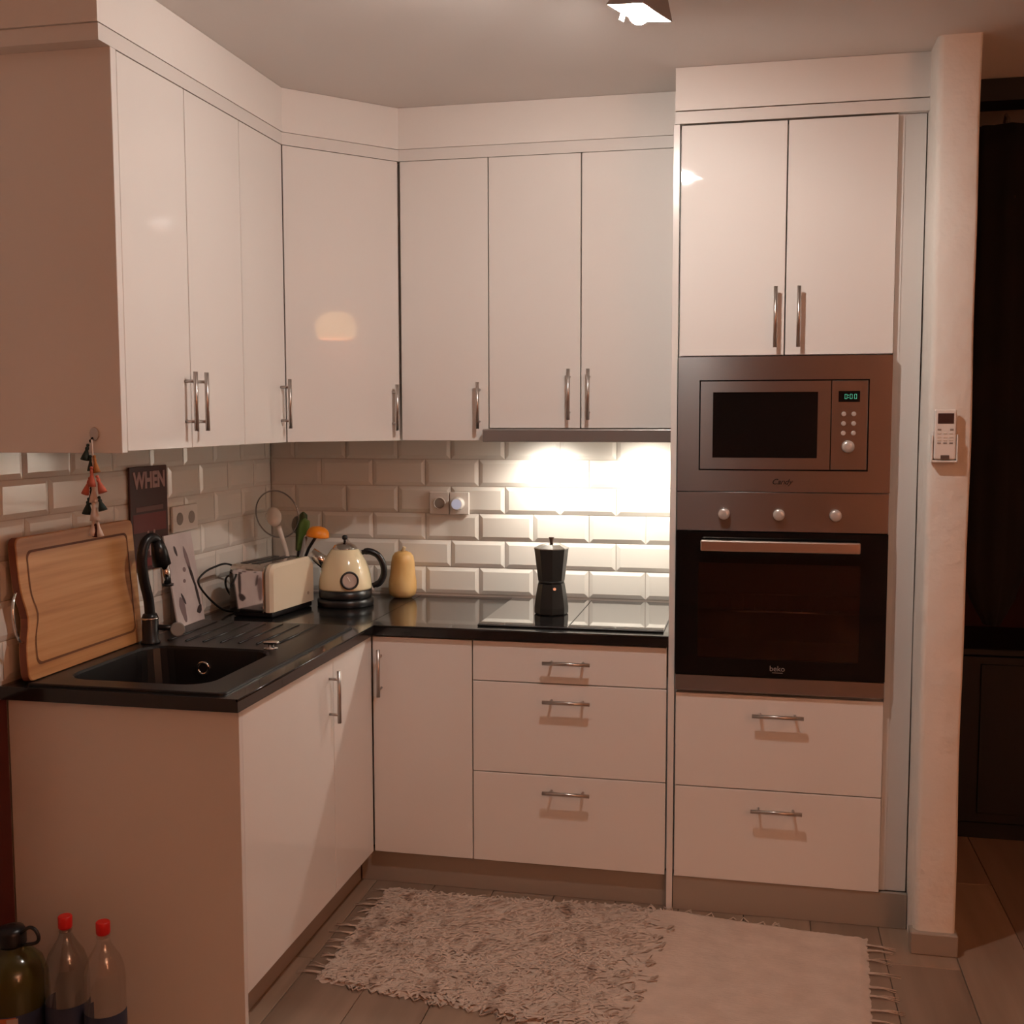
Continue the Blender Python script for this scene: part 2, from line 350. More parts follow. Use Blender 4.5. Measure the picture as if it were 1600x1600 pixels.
# ------------------------------------------------------------ base units
t = thing('base_cabinet', 'white sink base cabinet with one wide door and plain end panel', 'cabinet', (.3, -1.24, 0))
hb = MB()
for q in ((.004,.022,YE+.019,-.936,ZB+.002,ZC-TC-.001),(.022,XF-.0195,YE+.019,YE+.035,ZB+.002,ZC-TC-.001),(.022,XF-.0195,-.952,-.936,ZB+.002,ZC-TC-.001),(.022,XF-.0195,YE+.035,-.952,ZB+.002,ZB+.02)): hb.box(*q)
hb.build('body', carc, t)
B(-.0125, XF+.001, YE, YE+.018, 0.001, ZC-TC-.001, bev=.001).build('end_panel', satin, t)
d = B(XF-.018, XF, YE+.0195, -.934-G, ZB, ZC-TC-.006, bev=.0012).build('door', gloss, t)
pull((XF, -.966, .698), (0,0,1), (1,0,0), .15).build('handle', handle_m, d)
t = thing('corner_base_cabinet', 'white blind corner base cabinet with one narrow plain front', 'cabinet', (.3, -.5, 0))
B(.004, .552, -.934, -.004, ZB+.002, ZC-TC-.001).build('body', carc, t)
B(XF-.018, XF, -.934+G, -.603, ZB, ZC-TC-.006, bev=.0012).build('front_panel', gloss, t)
t = thing('base_cabinet', 'white single-door base cabinet left of the three drawers', 'cabinet', (.76, -.3, 0))
B(.579, X1-.0005, YF+.045, -.004, ZB+.002, ZC-TC-.001).build('body', carc, t)
door_y(t, YF, XF+.001, X1, ZB, ZC-TC-.006, .628, .690)
t = thing('drawer_cabinet', 'white three-drawer base cabinet under the hob', 'cabinet', (1.22, -.3, 0))
B(X1+.0005, 1.5245, YF+.045, -.004, ZB+.002, ZC-TC-.001).build('body', carc, t)
for z0, z1, hz in ((.6785, ZC-TC-.006, .746), (.392, .6755, .626), (ZB, .389, .343)):
    door_y(t, YF, X1, XR+.006, z0, z1, 1.222, hz, .145, True, 'drawer_front')
tag(B(.530, .546, YE+.019, -.585, .001, ZB-.002).build('plinth_board', plin), 'brown plinth board in shadow under the sink cabinet doors', 'plinth')
tag(B(.548, 1.5255, -.578, -.562, .001, ZB-.001).build('plinth_board', plin), 'grey-brown plinth board below the three-drawer cabinet', 'plinth')
tag(B(1.5465, 2.2205, -.596, -.580, .001, ZB-.002).build('plinth_board', plin), 'grey-brown plinth board below the oven column', 'plinth')

# ------------------------------------------------------------ worktop (two boards, cut out for the sink)
t = thing('worktop', 'glossy black L-shaped kitchen worktop', 'worktop', (.3, -.3, ZC-TC))
cx0, cx1, cy0, cy1 = .075, .515, -1.515, -1.02
mb = MB()
mb.prism([(-.017,YWE),(.609,YWE),(.609,cy0),(-.017,cy0)], ZC-TC, ZC)
mb.prism([(-.017,cy0),(cx0,cy0),(cx0,cy1),(-.012,cy1)], ZC-TC, ZC); mb.prism([(cx1,cy0),(.609,cy0),(.609,cy1),(cx1,cy1)], ZC-TC, ZC)
mb.prism([(-.012,cy1),(.609,cy1),(.609,-.612),(.583,-.600),(.583,.0),(.0,.0)], ZC-TC, ZC)
wl = mb.build('board', granite, t)
MB().prism([(.584,-.599),(.6095,-.612),(1.5262,-.612),(1.5262,.0),(.584,.0)], ZC-TC, ZC-.0004).build('board', granite, t)
# bright rounded nosing along the front edge
nos = MB(); nos.tube([(.6075,YWE,ZC-.0035),(.6075,-.6135,ZC-.0035)], .0035, 8); nos.tube([(.6115,-.6105,ZC-.0035),(1.5255,-.6105,ZC-.0035)], .0035, 8)
nos.build('edge_nosing', granite, t)

# ------------------------------------------------------------ sink, tap
t = thing('kitchen_sink', 'black granite inset sink with deep bowl and ribbed drainer', 'sink', (.3, -1.1, ZC))
zt = ZC+.007
L = [rrect(.040,.563,-1.548,-.665,.02,ZC+.0004), rrect(.040,.563,-1.548,-.665,.02,zt-.002), rrect(.043,.560,-1.545,-.668,.02,zt),
     rrect(.098,.487,-1.487,-1.065,.07,zt), rrect(.102,.483,-1.483,-1.069,.07,zt-.006), rrect(.112,.473,-1.475,-1.080,.075,ZC-.10), rrect(.122,.463,-1.465,-1.090,.075,ZC-.172), rrect(.16,.42,-1.42,-1.13,.07,ZC-.18)]
MB().loops(L, cap0=False, cap1=True, smooth=False).build('basin', sinkm, t)
for i in range(7):
    MB().tube([(.12+.055*i,-1.0,zt),(.12+.055*i,-.70,zt)], .004, 6).build('drainer_rib', sinkm, t)
bm = MB(); ring = []
for k in range(25):
    a = 2*PI*k/24; ring.append((.268+.0165*math.cos(a), -1.0775, .790+.0165*math.sin(a)))
bm.tube(ring, .0042, 8, cap=False).build('overflow_ring', chrome, t)
MB().lathe([(.013,0),(.013,.002)], 20, M=Matrix.Translation((.268,-1.0765,.790)) @ Matrix.Rotation(PI/2,4,'X')).build('overflow_plug', blackp, t)
dk = MB().lathe([(.020,0),(.020,.003),(.009,.005),(.008,.013)], 20, (.458,-1.045,zt)); dk.box(.438,.480,-1.054,-1.036,zt+.012,zt+.021,bev=.003,seg=2)
dk.build('drain_control_knob', chrome, t)
# tap
tx, ty = .090, -1.045
t = thing('kitchen_tap', 'black gooseneck kitchen tap with chrome nozzle tip', 'tap', (tx, ty, zt))
MB().lathe([(.027,.0005),(.027,.006),(.023,.010),(.023,.075),(.019,.085),(.013,.088)], 24, (tx,ty,zt)).build('base', blackp, t)
neck = spline([(tx,ty,zt+.085),(tx,ty-.006,zt+.13),(tx,ty-.026,zt+.185),(tx+.002,ty-.038,zt+.245),(tx+.006,ty-.026,zt+.290),(tx+.014,ty-.002,zt+.304),(tx+.020,ty+.020,zt+.290),(tx+.022,ty+.028,zt+.262)], 8)
MB().tube(neck, .0145, 12).build('neck', blackp, t)
sp = MB(); sp.tube([(tx+.018,ty+.016,zt+.296),(tx+.021,ty+.024,zt+.262),(tx+.024,ty+.032,zt+.222)], [.016,.023,.026], 16); h = sp.build('spray_head', blackp, t)
MB().tube([(tx+.026,ty+.044,zt+.224),(tx+.029,ty+.052,zt+.166)], [.0125,.0105], 16).build('nozzle', chrome, h)
MB().lathe([(.0165,0),(.0165,.006)], 20, (tx+.029,ty+.053,zt+.159)).build('nozzle_rim', blackp, h)
MB().lathe([(.0235,0),(.0245,.003),(.0235,.006)], 24, (tx,ty,zt+.069)).build('collar', chrome, t)
lv = MB(); lv.tube([(tx+.018,ty+.010,zt+.045),(tx+.060,ty+.033,zt+.040)], .0085, 12); lever = lv.build('lever', blackp, t)
d0 = Vector((.55,-.83,.1)).normalized()
rotm = d0.to_track_quat('Z','Y').to_matrix().to_4x4()
MB().lathe([(.015,0),(.021,.003),(.021,.010),(.018,.012)], 24, M=Matrix.Translation((tx+.064,ty+.037,zt+.036)) @ rotm).build('lever_knob', mat('grey_cap', (.24,.22,.20), .35), lever)

# ------------------------------------------------------------ hob
t = thing('glass_hob', 'black glass hob of two plates on the worktop', 'hob', (1.22, -.3, ZC))
for x0, x1 in ((.932, 1.2145), (1.2165, 1.508)):
    B(x0, x1, -.556, -.045, ZC+.0002, ZC+.0065, bev=.0015).build('glass_plate', glassk, t)
B(.932, 1.508, -.566, -.5565, ZC+.0002, ZC+.0055, bev=.0015).build('front_trim', blackp, t)

# ------------------------------------------------------------ tall oven column
t = thing('tall_cabinet', 'white tall oven column with two top doors and two deep drawers', 'cabinet', (1.84, -.3, 0))
B(1.5265, 1.5445, -.602, -.004, .001, 2.322, bev=.0008).build('side_panel', satin, t)
B(2.1445, 2.1605, -.580, -.004, ZB, 2.322).build('side_panel', carc, t)
B(1.5447, 2.1443, -.556, -.004, 1.662, 2.318).build('upper_body', carc, t)
B(1.5447, 2.1443, -.556, -.004, ZB+.001, .672).build('lower_body', carc, t)
B(1.5447, 2.1443, -.03, -.004, .673, 1.661).build('back_panel', carc, t)
B(2.1607, 2.2180, -.577, -.560, ZB, 2.322).build('filler_strip', satin, t)
xm = 1.846
door_y(t, YF, 1.5475, xm, 1.6645, 2.318, 1.819, 1.770, .17); door_y(t, YF, xm, 2.1435, 1.6645, 2.318, 1.883, 1.770, .17)
door_y(t, YF, 1.5475, 2.1435, .3885, .6705, 1.846, .617, .147, True, 'drawer_front'); door_y(t, YF, 1.5475, 2.1435, ZB, .3855, 1.846, .332, .147, True, 'drawer_front')

# ------------------------------------------------------------ microwave
MX0, MX1, MZ0, MZ1 = 1.5475, 2.1415, 1.273, 1.6605
t = thing('microwave_oven', 'built-in stainless steel microwave with green clock reading 0:00', 'microwave', (1.84, -.3, MZ0))
ix0, ix1, iz0, iz1 = 1.609, 2.081, 1.334, 1.594
fr = MB()
for a in ((MX0,MX1,iz1,MZ1),(MX0,MX1,MZ0,iz0),(MX0,ix0,iz0,iz1),(ix1,MX1,iz0,iz1)): fr.box(a[0],a[1],-.612,-.594,a[2],a[3])
fr.build('trim_frame', steel, t)
B(MX0+.01, MX1-.01, -.592, -.10, MZ0+.006, MZ1-.006).build('housing', cav, t)
wx0, wx1, wz0, wz1 = 1.648, 1.941, 1.371, 1.559
dr = MB(); D0, D1 = ix0+.004, 1.9765
for a in ((D0,D1,wz1,iz1-.004),(D0,D1,iz0+.004,wz0),(D0,wx0,wz0,wz1),(wx1,D1,wz0,wz1)): dr.box(a[0],a[1],-.6155,-.5925,a[2],a[3])
dd = dr.build('door', steel, t)
B(wx0+.0002, wx1-.0002, -.612, -.600, wz0+.0002, wz1-.0002).build('window', ovk, dd)
cp = B(1.9785, ix1-.004, -.6155, -.5925, iz0+.004, iz1-.004, bev=.001).build('control_panel', steel, t)
B(1.997, 2.055, -.6168, -.6157, 1.530, 1.5605).build('display', ovk, cp)
def seg7(mb, x, z, h, on):
    w_, th = h*.52, h*.085
    P = {'a':(x,x+w_,z+h-th,z+h),'d':(x,x+w_,z,z+th),'g':(x,x+w_,z+h/2-th/2,z+h/2+th/2),'b':(x+w_-th,x+w_,z+h/2,z+h),'c':(x+w_-th,x+w_,z,z+h/2),'f':(x,x+th,z+h/2,z+h),'e':(x,x+th,z,z+h/2)}
    for k in on: q = P[k]; mb.box(q[0]+.0003,q[1]-.0003,-.6178,-.6170,q[2]+.0003,q[3]-.0003)
dg = MB()
for x in (2.0135, 2.0275, 2.0395): seg7(dg, x, 1.5385, .0135, 'abcdef')
for z in (1.5415, 1.548): dg.box(2.0228,2.0243,-.6178,-.6170,z,z+.0016)
dg.build('clock_digits', ledg, cp)
RX90 = Matrix.Rotation(PI/2, 4, 'X')
for bx in (2.012, 2.0395):
    for bz in (1.496, 1.469, 1.442):
        MB().lathe([(.0066,0),(.0066,.004),(.005,.006)], 18, M=Matrix.Translation((bx,-.6158,bz)) @ RX90).build('button', knobm, cp)
MB().lathe([(.0175,0),(.0175,.012),(.015,.016),(.006,.0175)], 28, M=Matrix.Translation((2.0255,-.6158,1.404)) @ RX90).build('dial_knob', knobm, cp)
text_obj('brand_lettering', 'Candy', .022, blackp, Matrix.Translation((1.845,-.6126,1.302)) @ FACE_Y, t, shear=.35)

# ------------------------------------------------------------ oven
OZ0, OZ1 = .680, 1.2715
t = thing('built_in_oven', 'built-in oven with black glass door and three round knobs', 'oven', (1.84, -.3, OZ0))
cp = B(MX0, MX1, -.612, -.592, 1.157, OZ1, bev=.0015).build('control_panel', steel, t)
for kx in (1.684, 1.839, 1.996):
    k = MB().lathe([(.0165,0),(.0165,.018),(.0145,.021),(.004,.0212)], 28, M=Matrix.Translation((kx,-.6125,1.208)) @ RX90).build('knob', knobm, cp)
gx0, gx1, gz0, gz1 = 1.612, 2.068, .782, 1.064
dg = MB()
for a in ((MX0,MX1,gz1,1.1555),(MX0,MX1,.7315,gz0),(MX0,gx0,gz0,gz1),(gx1,MX1,gz0,gz1)): dg.box(a[0],a[1],-.6145,-.5965,a[2],a[3])
door = dg.build('door', ovk, t)
B(gx0, gx1, -.6145, -.610, gz0, gz1).build('glass_pane', ovglass, door)
hb = MB().box(1.619, 2.063, -.664, -.648, 1.103, 1.135, bev=.004, seg=2)
for x in (1.65, 2.03): hb.box(x-.008, x+.008, -.650, -.6146, 1.112, 1.126)
hb.build('handle', mat('handle_steel', (.62,.53,.47), .32, 1), door)
text_obj('brand_lettering', 'beko', .022, mat('grey_print', (.25,.22,.21), .5), Matrix.Translation((1.842,-.6148,.757)) @ FACE_Y, door)
B(1.828, 1.858, -.6153, -.6147, .7445, .7462).build('brand_underline', MATS['grey_print'], door)
B(MX0, MX1, -.612, -.592, OZ0+.002, .7295, bev=.0015).build('bottom_strip', steel, t)
cv = MB()
for a in ((1.575,2.115,-.594,-.13,.735,.745),(1.575,2.115,-.594,-.13,1.10,1.11),(1.565,1.575,-.594,-.13,.735,1.11),(2.115,2.125,-.594,-.13,.735,1.11),(1.565,2.125,-.13,-.12,.735,1.11)): cv.box(*a)
cv.build('cavity', cav, t)
rk = MB(); rk.tube([(1.582,-.50,.905),(2.108,-.50,.905)], .003, 8); rk.tube([(1.582,-.16,.905),(2.108,-.16,.905)], .003, 8)
for i in range(15): rk.tube([(1.60+.035*i,-.50,.905),(1.60+.035*i,-.16,.905)], .0013, 6)
for x in (1.582, 2.108): rk.tube([(x,-.50,.905),(x,-.16,.905)], .003, 8)
rk.build('oven_rack', chrome, t)

# ------------------------------------------------------------ kettle
kx, ky = .386, -.262
t = thing('electric_kettle', 'cream retro kettle with round gauge, black handle and chrome lid', 'kettle', (kx, ky, ZC))
MB().lathe([(.094,.0005),(.097,.004),(.097,.022),(.088,.028)], 48, (kx,ky,ZC)).build('power_base', blackp, t)
MB().lathe([(.090,.029),(.0915,.034),(.0915,.058)], 48, (kx,ky,ZC)).build('base_ring', blackp, t)
pr_ = [(.0915,.0585),(.092,.064),(.0915,.08),(.088,.105),(.081,.130),(.071,.155),(.059,.178),(.049,.192),(.045,.1955)]
MB().lathe(pr_, 48, (kx,ky,ZC)).build('body', cream, t)
lid = MB().lathe([(.0445,.1958),(.043,.199),(.036,.208),(.022,.215),(.006,.218)], 40, (kx,ky,ZC)).build('lid', chrome, t)
kn = MB(); kn.lathe([(.0045,.2182),(.0045,.226)], 12, (kx,ky,ZC)); kn.lathe([(.010*math.sin(PI*i/10), .2345-.010*math.cos(PI*i/10)) for i in range(1,10)], 16, (kx,ky,ZC)); kn.build('lid_knob', blackp, lid)
kd = Vector((.965,.25,0)).normalized()
C0 = Vector((kx,ky,ZC)); V = lambda r, z: C0+kd*r+Vector((0,0,z))
MB().tube(spline([V(.058,.182),(V(.083,.186)),V(.113,.172),V(.131,.140),V(.133,.105),V(.118,.076),V(.094,.066)], 6), [.0085]*3+[.0115]*31+[.0095]*3, 12).build('handle', blackp, t)
MB().tube([V(-.060,.142), V(-.090,.163), V(-.116,.184)], [.026,.021,.0175], 20).build('spout', chrome, t)
gd = (CAM-C0); gd.z = 0; gd.normalize(); gd = Matrix.Rotation(.16,3,'Z') @ gd
gn = (gd+Vector((0,0,.22))).normalized(); gm = Matrix.Translation(C0+gd*.086+Vector((0,0,.095))) @ gn.to_track_quat('Z','Y').to_matrix().to_4x4()
ga = MB().lathe([(.0315,-.008),(.0315,.006),(.029,.009),(.025,.0085),(.0245,.005)], 36, M=gm).build('gauge_rim', blackp, t)
MB().lathe([(.0245,.003),(.0245,.0055)], 32, M=gm).build('gauge_face', mat('gauge_grey', (.36,.28,.25), .25), ga)
pn = MB(); pn.box(-.001,.001,-.003,.016,.0056,.0066,M=gm @ Matrix.Rotation(.5,4,'Z')); pn.build('gauge_needle', whitep, ga)

# ------------------------------------------------------------ toaster
t = thing('toaster', 'cream and chrome two-slice toaster with black cord', 'toaster', (.180, -.432, ZC), math.radians(-7))
def prof(hw, z0, z1, r, n=8):            # rounded-top outline in local y,z
    out = [(-hw, z0)]
    for k in range(n+1):
        a = PI-PI/2*k/n; out.append((-hw+r+r*math.cos(a), z1-r+r*math.sin(a)))
    for k in range(n+1):
        a = PI/2-PI/2*k/n; out.append((hw-r+r*math.cos(a), z1-r+r*math.sin(a)))
    return out + [(hw, z0)]
def shell(x0, x1, hw, z0, z1, r, inset=.006):
    P = prof(hw, z0, z1, r); Q = prof(hw-inset, z0+.001, z1-inset, r-inset*.6)
    return MB().loops([[Vector((x0,y,z)) for y,z in Q if True], [Vector((x0+inset,y,z)) for y,z in P], [Vector((x1-inset,y,z)) for y,z in P], [Vector((x1,y,z)) for y,z in Q]], smooth=False)
B(-.058,.088,-.132,.132,.0008,.020,bev=.006,seg=2).build('base', blackp, t, local=True)
body = shell(-.066, .060, .138, .018, .172, .030, .002).build('chrome_shell', chrome, t, local=True)
side = shell(.0605, .094, .140, .020, .175, .034, .010).build('side_panel', creamt, t, local=True)
for x in (-.046, -.004): B(x,x+.026,-.10,.10,.1715,.1735).build('bread_slot', blackp, body, local=True)
MB().lathe([(.0055,0),(.0055,.001)], 16, M=Matrix.Translation((.0943,.093,.052)) @ Matrix.Rotation(PI/2,4,'Y')).build('badge', mat('badge_tan', (.40,.29,.21), .4), side, local=True)
cw = [(.085,-.36,.960),(.060,-.406,.977),(.050,-.48,1.002),(.045,-.545,1.002),(.042,-.620,.992),(.042,-.664,.966),(.046,-.617,.915),(.055,-.54,.862),(.075,-.50,.845),(.095,-.475,.847),(.075,-.478,.875),(.055,-.497,.925),(.050,-.485,.955),(.052,-.455,.957),(.06,-.43,.93),(.072,-.40,.88),(.085,-.37,.86)]
Ti = Matrix.Rotation(math.radians(7),4,'Z') @ Matrix.Translation((-.180,.432,-ZC))
cord = spline([Ti @ Vector(p) for p in cw], 7)
MB().tube(cord, .0035, 6).build('cord', rubber, t, local=True)

# ------------------------------------------------------------ utensil pot and utensils
ux, uy = .150, -.190
t = thing('utensil_pot', 'small steel utensil pot hidden behind the toaster', 'pot', (ux, uy, ZC))
mb = MB().lathe([(.050,.0005),(.054,.004),(.054,.150),(.0525,.151),(.0515,.148),(.0515,.008),(.002,.008)], 32, (ux,uy,ZC), cap1=False); mb.build('wall', steel, t)
MB().lathe([(.0545,0),(.056,.002),(.0545,.004)], 32, (ux,uy,ZC+.145)).build('rim', chrome, t)
def stick(p, q, r0, r1): return MB().tube([p, [(a+b)/2 for a,b in zip(p,q)], q], [r0,(r0+r1)/2,r1], 10)
# white serving spoon
t = thing('serving_spoon', 'pale serving spoon with thick handle leaning left in the utensil pot', 'spoon', (.165,-.195,ZC+.012))
mb = MB().tube(spline([(.172,-.205,ZC+.014),(.150,-.21,ZC+.16),(.123,-.22,ZC+.265)],6), [.0055+.0003*i for i in range(13)], 12); mb.build('handle', pale, t)
BM = Matrix.Translation((.108,-.223,ZC+.298)) @ Vector((.5,-.75,.35)).to_track_quat('Z','X').to_matrix().to_4x4() @ Matrix.Diagonal((.036,.027,.012,1))
MB().lathe([(math.sin(PI*i/12), -math.cos(PI*i/12)) for i in range(1,12)], 20, M=BM).build('bowl', pale, t)
# green spoon / spatula
t = thing('spatula', 'green silicone spatula standing upright in the utensil pot', 'spatula', (.165,-.175,ZC+.012))
MB().tube([(.160,-.17,ZC+.014),(.185,-.18,ZC+.20)], .005, 10).build('handle', MATS['black_plastic'], t)
def blade(mb, base, tip, w0, w1, th, side):
    base, tip, side = Vector(base), Vector(tip), Vector(side).normalized(); nrm = (tip-base).cross(side).normalized(); L = []
    for i in range(11):
        u = i/10; p = base.lerp(tip, u)+nrm*(.010*math.sin(PI*u)); wd = (w0+(w1-w0)*min(1,u*1.6))*(1 if u < .8 else math.sqrt(max(.02,1-((u-.8)/.2)**2)))
        L.append([p+side*wd+nrm*0, p+side*wd*.5-nrm*th*2, p-side*wd*.5-nrm*th*2, p-side*wd, p-side*wd*.5-nrm*th, p+side*wd*.5-nrm*th])
    return mb.loops(L)
blade(MB(), (.183,-.181,ZC+.175), (.212,-.195,ZC+.292), .012, .022, .003, (1,.2,.1)).build('blade', green, t)
t = thing('spatula', 'darker green spatula behind the bright green one', 'spatula', (.158,-.16,ZC+.012))
MB().tube([(.155,-.16,ZC+.014),(.172,-.155,ZC+.19)], .005, 10).build('handle', MATS['black_plastic'], t)
blade(MB(), (.171,-.156,ZC+.175), (.188,-.150,ZC+.312), .012, .019, .003, (1,.5,.1)).build('blade', mat('olive_silicone', (.06,.09,.03), .5), t)
# orange ladle
t = thing('ladle', 'orange dome-headed ladle leaning right over the utensil pot', 'ladle', (.18,-.19,ZC+.012))
MB().tube([(.150,-.185,ZC+.014),(.225,-.195,ZC+.185),(.258,-.200,ZC+.232)], .0055, 10).build('handle', blackp, t)
LM = Matrix.Translation((.262,-.202,ZC+.228)) @ Matrix.Rotation(.12,4,'Y')
MB().lathe([(.040,0),(.0405,.004),(.039,.016),(.033,.027),(.022,.034),(.008,.037)], 28, M=LM).build('head', orange, t)
# whisk-like grey tool
t = thing('turner', 'grey metal turner handle between the green spatula and orange ladle', 'utensil', (.17,-.18,ZC+.012))
MB().tube([(.160,-.200,ZC+.014),(.205,-.210,ZC+.17),(.222,-.214,ZC+.225)], [.004,.006,.007], 10).build('handle', greyp, t)
MB().tube([(.222,-.214,ZC+.226),(.225,-.215,ZC+.236)], [.0065,.003], 10).build('handle_tip', chrome, t)
t = thing('slotted_spoon', 'dark slotted spoon between the pale spoon and green spatulas', 'spoon', (.16,-.16,ZC+.012))
MB().tube([(.175,-.165,ZC+.014),(.168,-.150,ZC+.16),(.163,-.142,ZC+.232)], [.004,.005,.005], 10).build('handle', blackp, t)
SM = Matrix.Translation((.160,-.139,ZC+.262)) @ Vector((.35,-.9,.1)).to_track_quat('Z','Y').to_matrix().to_4x4() @ Matrix.Diagonal((.021,.033,.007,1))
MB().lathe([(math.sin(PI*i/10), -math.cos(PI*i/10)) for i in range(1,10)], 18, M=SM).build('bowl', greyp, t)
# glass lid leaning in the corner
t = thing('pan_lid', 'round glass pot lid with chrome knob leaning behind the utensils', 'pot lid', (.094,-.165,1.142))
ln = Vector((-.10,-.86,-.10)); ln = Vector((-.12,-.95,-.16)).normalized(); lm = ln.to_track_quat('Z','Y').to_matrix().to_4x4()
R0 = .087
MB().lathe([(R0,0),(R0*.9,.008),(R0*.7,.016),(R0*.4,.022),(.016,.024)], 48, M=lm, cap0=False).build('dome', glass, t, local=True)
rg = [lm @ Vector((R0*math.cos(2*PI*k/48), R0*math.sin(2*PI*k/48), 0)) for k in range(49)]
MB().tube(rg, .0028, 8, cap=False).build('rim', steel, t, local=True)
MB().lathe([(.013,.0245),(.008,.030),(.008,.036),(.019,.042),(.020,.050),(.014,.056),(.004,.057)], 24, M=lm).build('knob', chrome, t, local=True)

# ------------------------------------------------------------ squash
t = thing('butternut_squash', 'upright butternut squash standing by the tiled wall', 'squash', (.533,-.075,ZC))
MB().lathe([(.012,.0008),(.034,.003),(.047,.014),(.051,.034),(.050,.060),(.046,.085),(.0435,.110),(.042,.130),(.038,.150),(.029,.163),(.015,.169),(.004,.168)], 32, M=Matrix.Rotation(.02,4,'Y')).build('fruit', squash, t, local=True)
MB().tube([(.003,0,.166),(.006,-.002,.176),(.010,-.003,.184)], [.009,.006,.0065], 8).build('stem', stem, t, local=True)

# ------------------------------------------------------------ moka pot
mx, my, mz = 1.124, -.33, ZC+.0068
t = thing('moka_pot', 'black octagonal moka pot standing on the hob', 'coffee pot', (mx,my,mz), math.radians(14))
def octa(mb, prof_): return mb.lathe(prof_, 8, smooth=False)
octa(MB(), [(.053,.0005),(.0555,.004),(.0555,.022),(.052,.050),(.044,.098),(.0425,.102)]).build('boiler', moka, t, local=True)
MB().lathe([(.0425,.1022),(.0425,.110)], 32).build('waist_ring', moka, t, local=True)
octa(MB(), [(.0435,.1102),(.0445,.120),(.0555,.210),(.0565,.214)]).build('jug', moka, t, local=True)
ld_ = octa(MB(), [(.0575,.2142),(.0575,.217),(.035,.228),(.008,.232)]).build('lid', mokat, t, local=True)
MB().lathe([(.0055,.2322),(.0075,.246),(.009,.250),(.0085,.252)], 12).build('lid_knob', mat('brown_knob', (.10,.06,.04), .4), ld_, local=True)
vd = Vector((.36,-.93,0)); va = math.radians(-14); vd = Matrix.Rotation(va,3,'Z') @ vd.normalized()
MB().tube([vd*.043+Vector((0,0,.086)), vd*.054+Vector((0,0,.088))], [.0065,.005], 10).build('safety_valve', chrome, t, local=True)
MB().tube(spline([(.015,.050,.208),(.024,.085,.210),(.028,.098,.185),(.026,.092,.125)],6), .008, 8).build('handle', blackp, t, local=True)

# ------------------------------------------------------------ cutting board leaning on the left wall
t = thing('cutting_board', 'large bamboo cutting board with juice groove and metal side handle', 'cutting board', (.042,-1.284,zt+.0006))
bw, bh, bt = .262, .352, .024
def bout(inset, n=5):
    r = .018; a, b0, b1 = bw-inset, inset, bh-inset; P = []
    for cx, cz, s in ((a-r,b1-r,0),(-a+r,b1-r,90)):
        for k in range(n+1): q = math.radians(s+90*k/n); P.append((cx+r*math.cos(q), cz+r*math.sin(q)))
    for k in range(1,14):                    # shallow grip recess in the near edge
        u = k/14; z = b1-r-(b1-b0-2*r)*u; P.append((-a+.020*math.exp(-((u-.58)/.16)**2), z))
    for cx, cz, s in ((-a+r,b0+r,180),(a-r,b0+r,270)):
        for k in range(n+1): q = math.radians(s+90*k/n); P.append((cx+r*math.cos(q), cz+r*math.sin(q)))
    return P
TL = Matrix.Rotation(math.radians(-4.2),4,'Y')
L = [[TL @ Vector((x,y,z)) for y,z in bout(i)] for x,i in ((-bt/2+.002,0),(bt/2-.002,0),(bt/2,.002))]
Lb = [[TL @ Vector((-bt/2,y,z)) for y,z in bout(.002)]]
bo = MB().loops(Lb+L, smooth=False).build('board', bamboo, t, local=True)
g0 = [TL @ Vector((bt/2+.0008,y,z)) for y,z in bout(.034)]; g1 = [TL @ Vector((bt/2+.0008,y,z)) for y,z in bout(.040)]
gg = MB().loops([g0,g1], False, False, False).build('juice_groove', groove, bo, local=True)
ed = [[TL @ Vector((x,y,z)) for y,z in bout(-.0006) if y < -.24] for x in (-bt/2+.003, bt/2-.003)]
MB().loops(ed, False, False, False, closed=False).build('dark_edge', bedge, bo, local=True)
hh = spline([(0,-bw+.012,.225),(.004,-bw-.012,.215),(.008,-bw-.030,.185),(.008,-bw-.030,.140),(.004,-bw-.012,.105),(0,-bw+.012,.095)],6)
MB().tube([TL @ Vector(p) for p in hh], .0032, 8).build('bow_handle', chrome, t, local=True)

# ------------------------------------------------------------ metal sign, print, outlets on the left wall
t = thing('wall_sign', 'small dark red sign reading WHEN on the left tiled wall', 'sign', (.005,-.878,1.035))
B(.0045,.0105,-.985,-.771,1.035,1.345,bev=.002).build('plate', signm, t)
B(.0107,.0112,-.972,-.784,1.150,1.205).build('red_band', signr, t)
B(.0107,.0112,-.955,-.800,1.212,1.226).build('small_text_line', mat('sign_text', (.17,.07,.06), .5), t)
text_obj('lettering', 'WHEN', .062, signl, Matrix.Translation((.0112,-.875,1.302)) @ FACE_X @ Matrix.Diagonal((.95,1.05,1,1)), t, bold=.0028)
for i, (y, z, w_, h_, a) in enumerate(((-.872,1.105,.030,.052,.1),(-.888,1.135,.010,.035,.2),(-.858,1.138,.010,.032,-.2),(-.905,1.092,.034,.012,.5))):
    B(-.0003,.0003,-w_/2,w_/2,-h_/2,h_/2,M=Matrix.Translation((.0112,y,z)) @ Matrix.Rotation(a,4,'X')).build('emblem', signl, t)
B(.0107,.0112,-.965,-.790,1.048,1.072).build('red_band', signr, t)
t.location.x -= .008
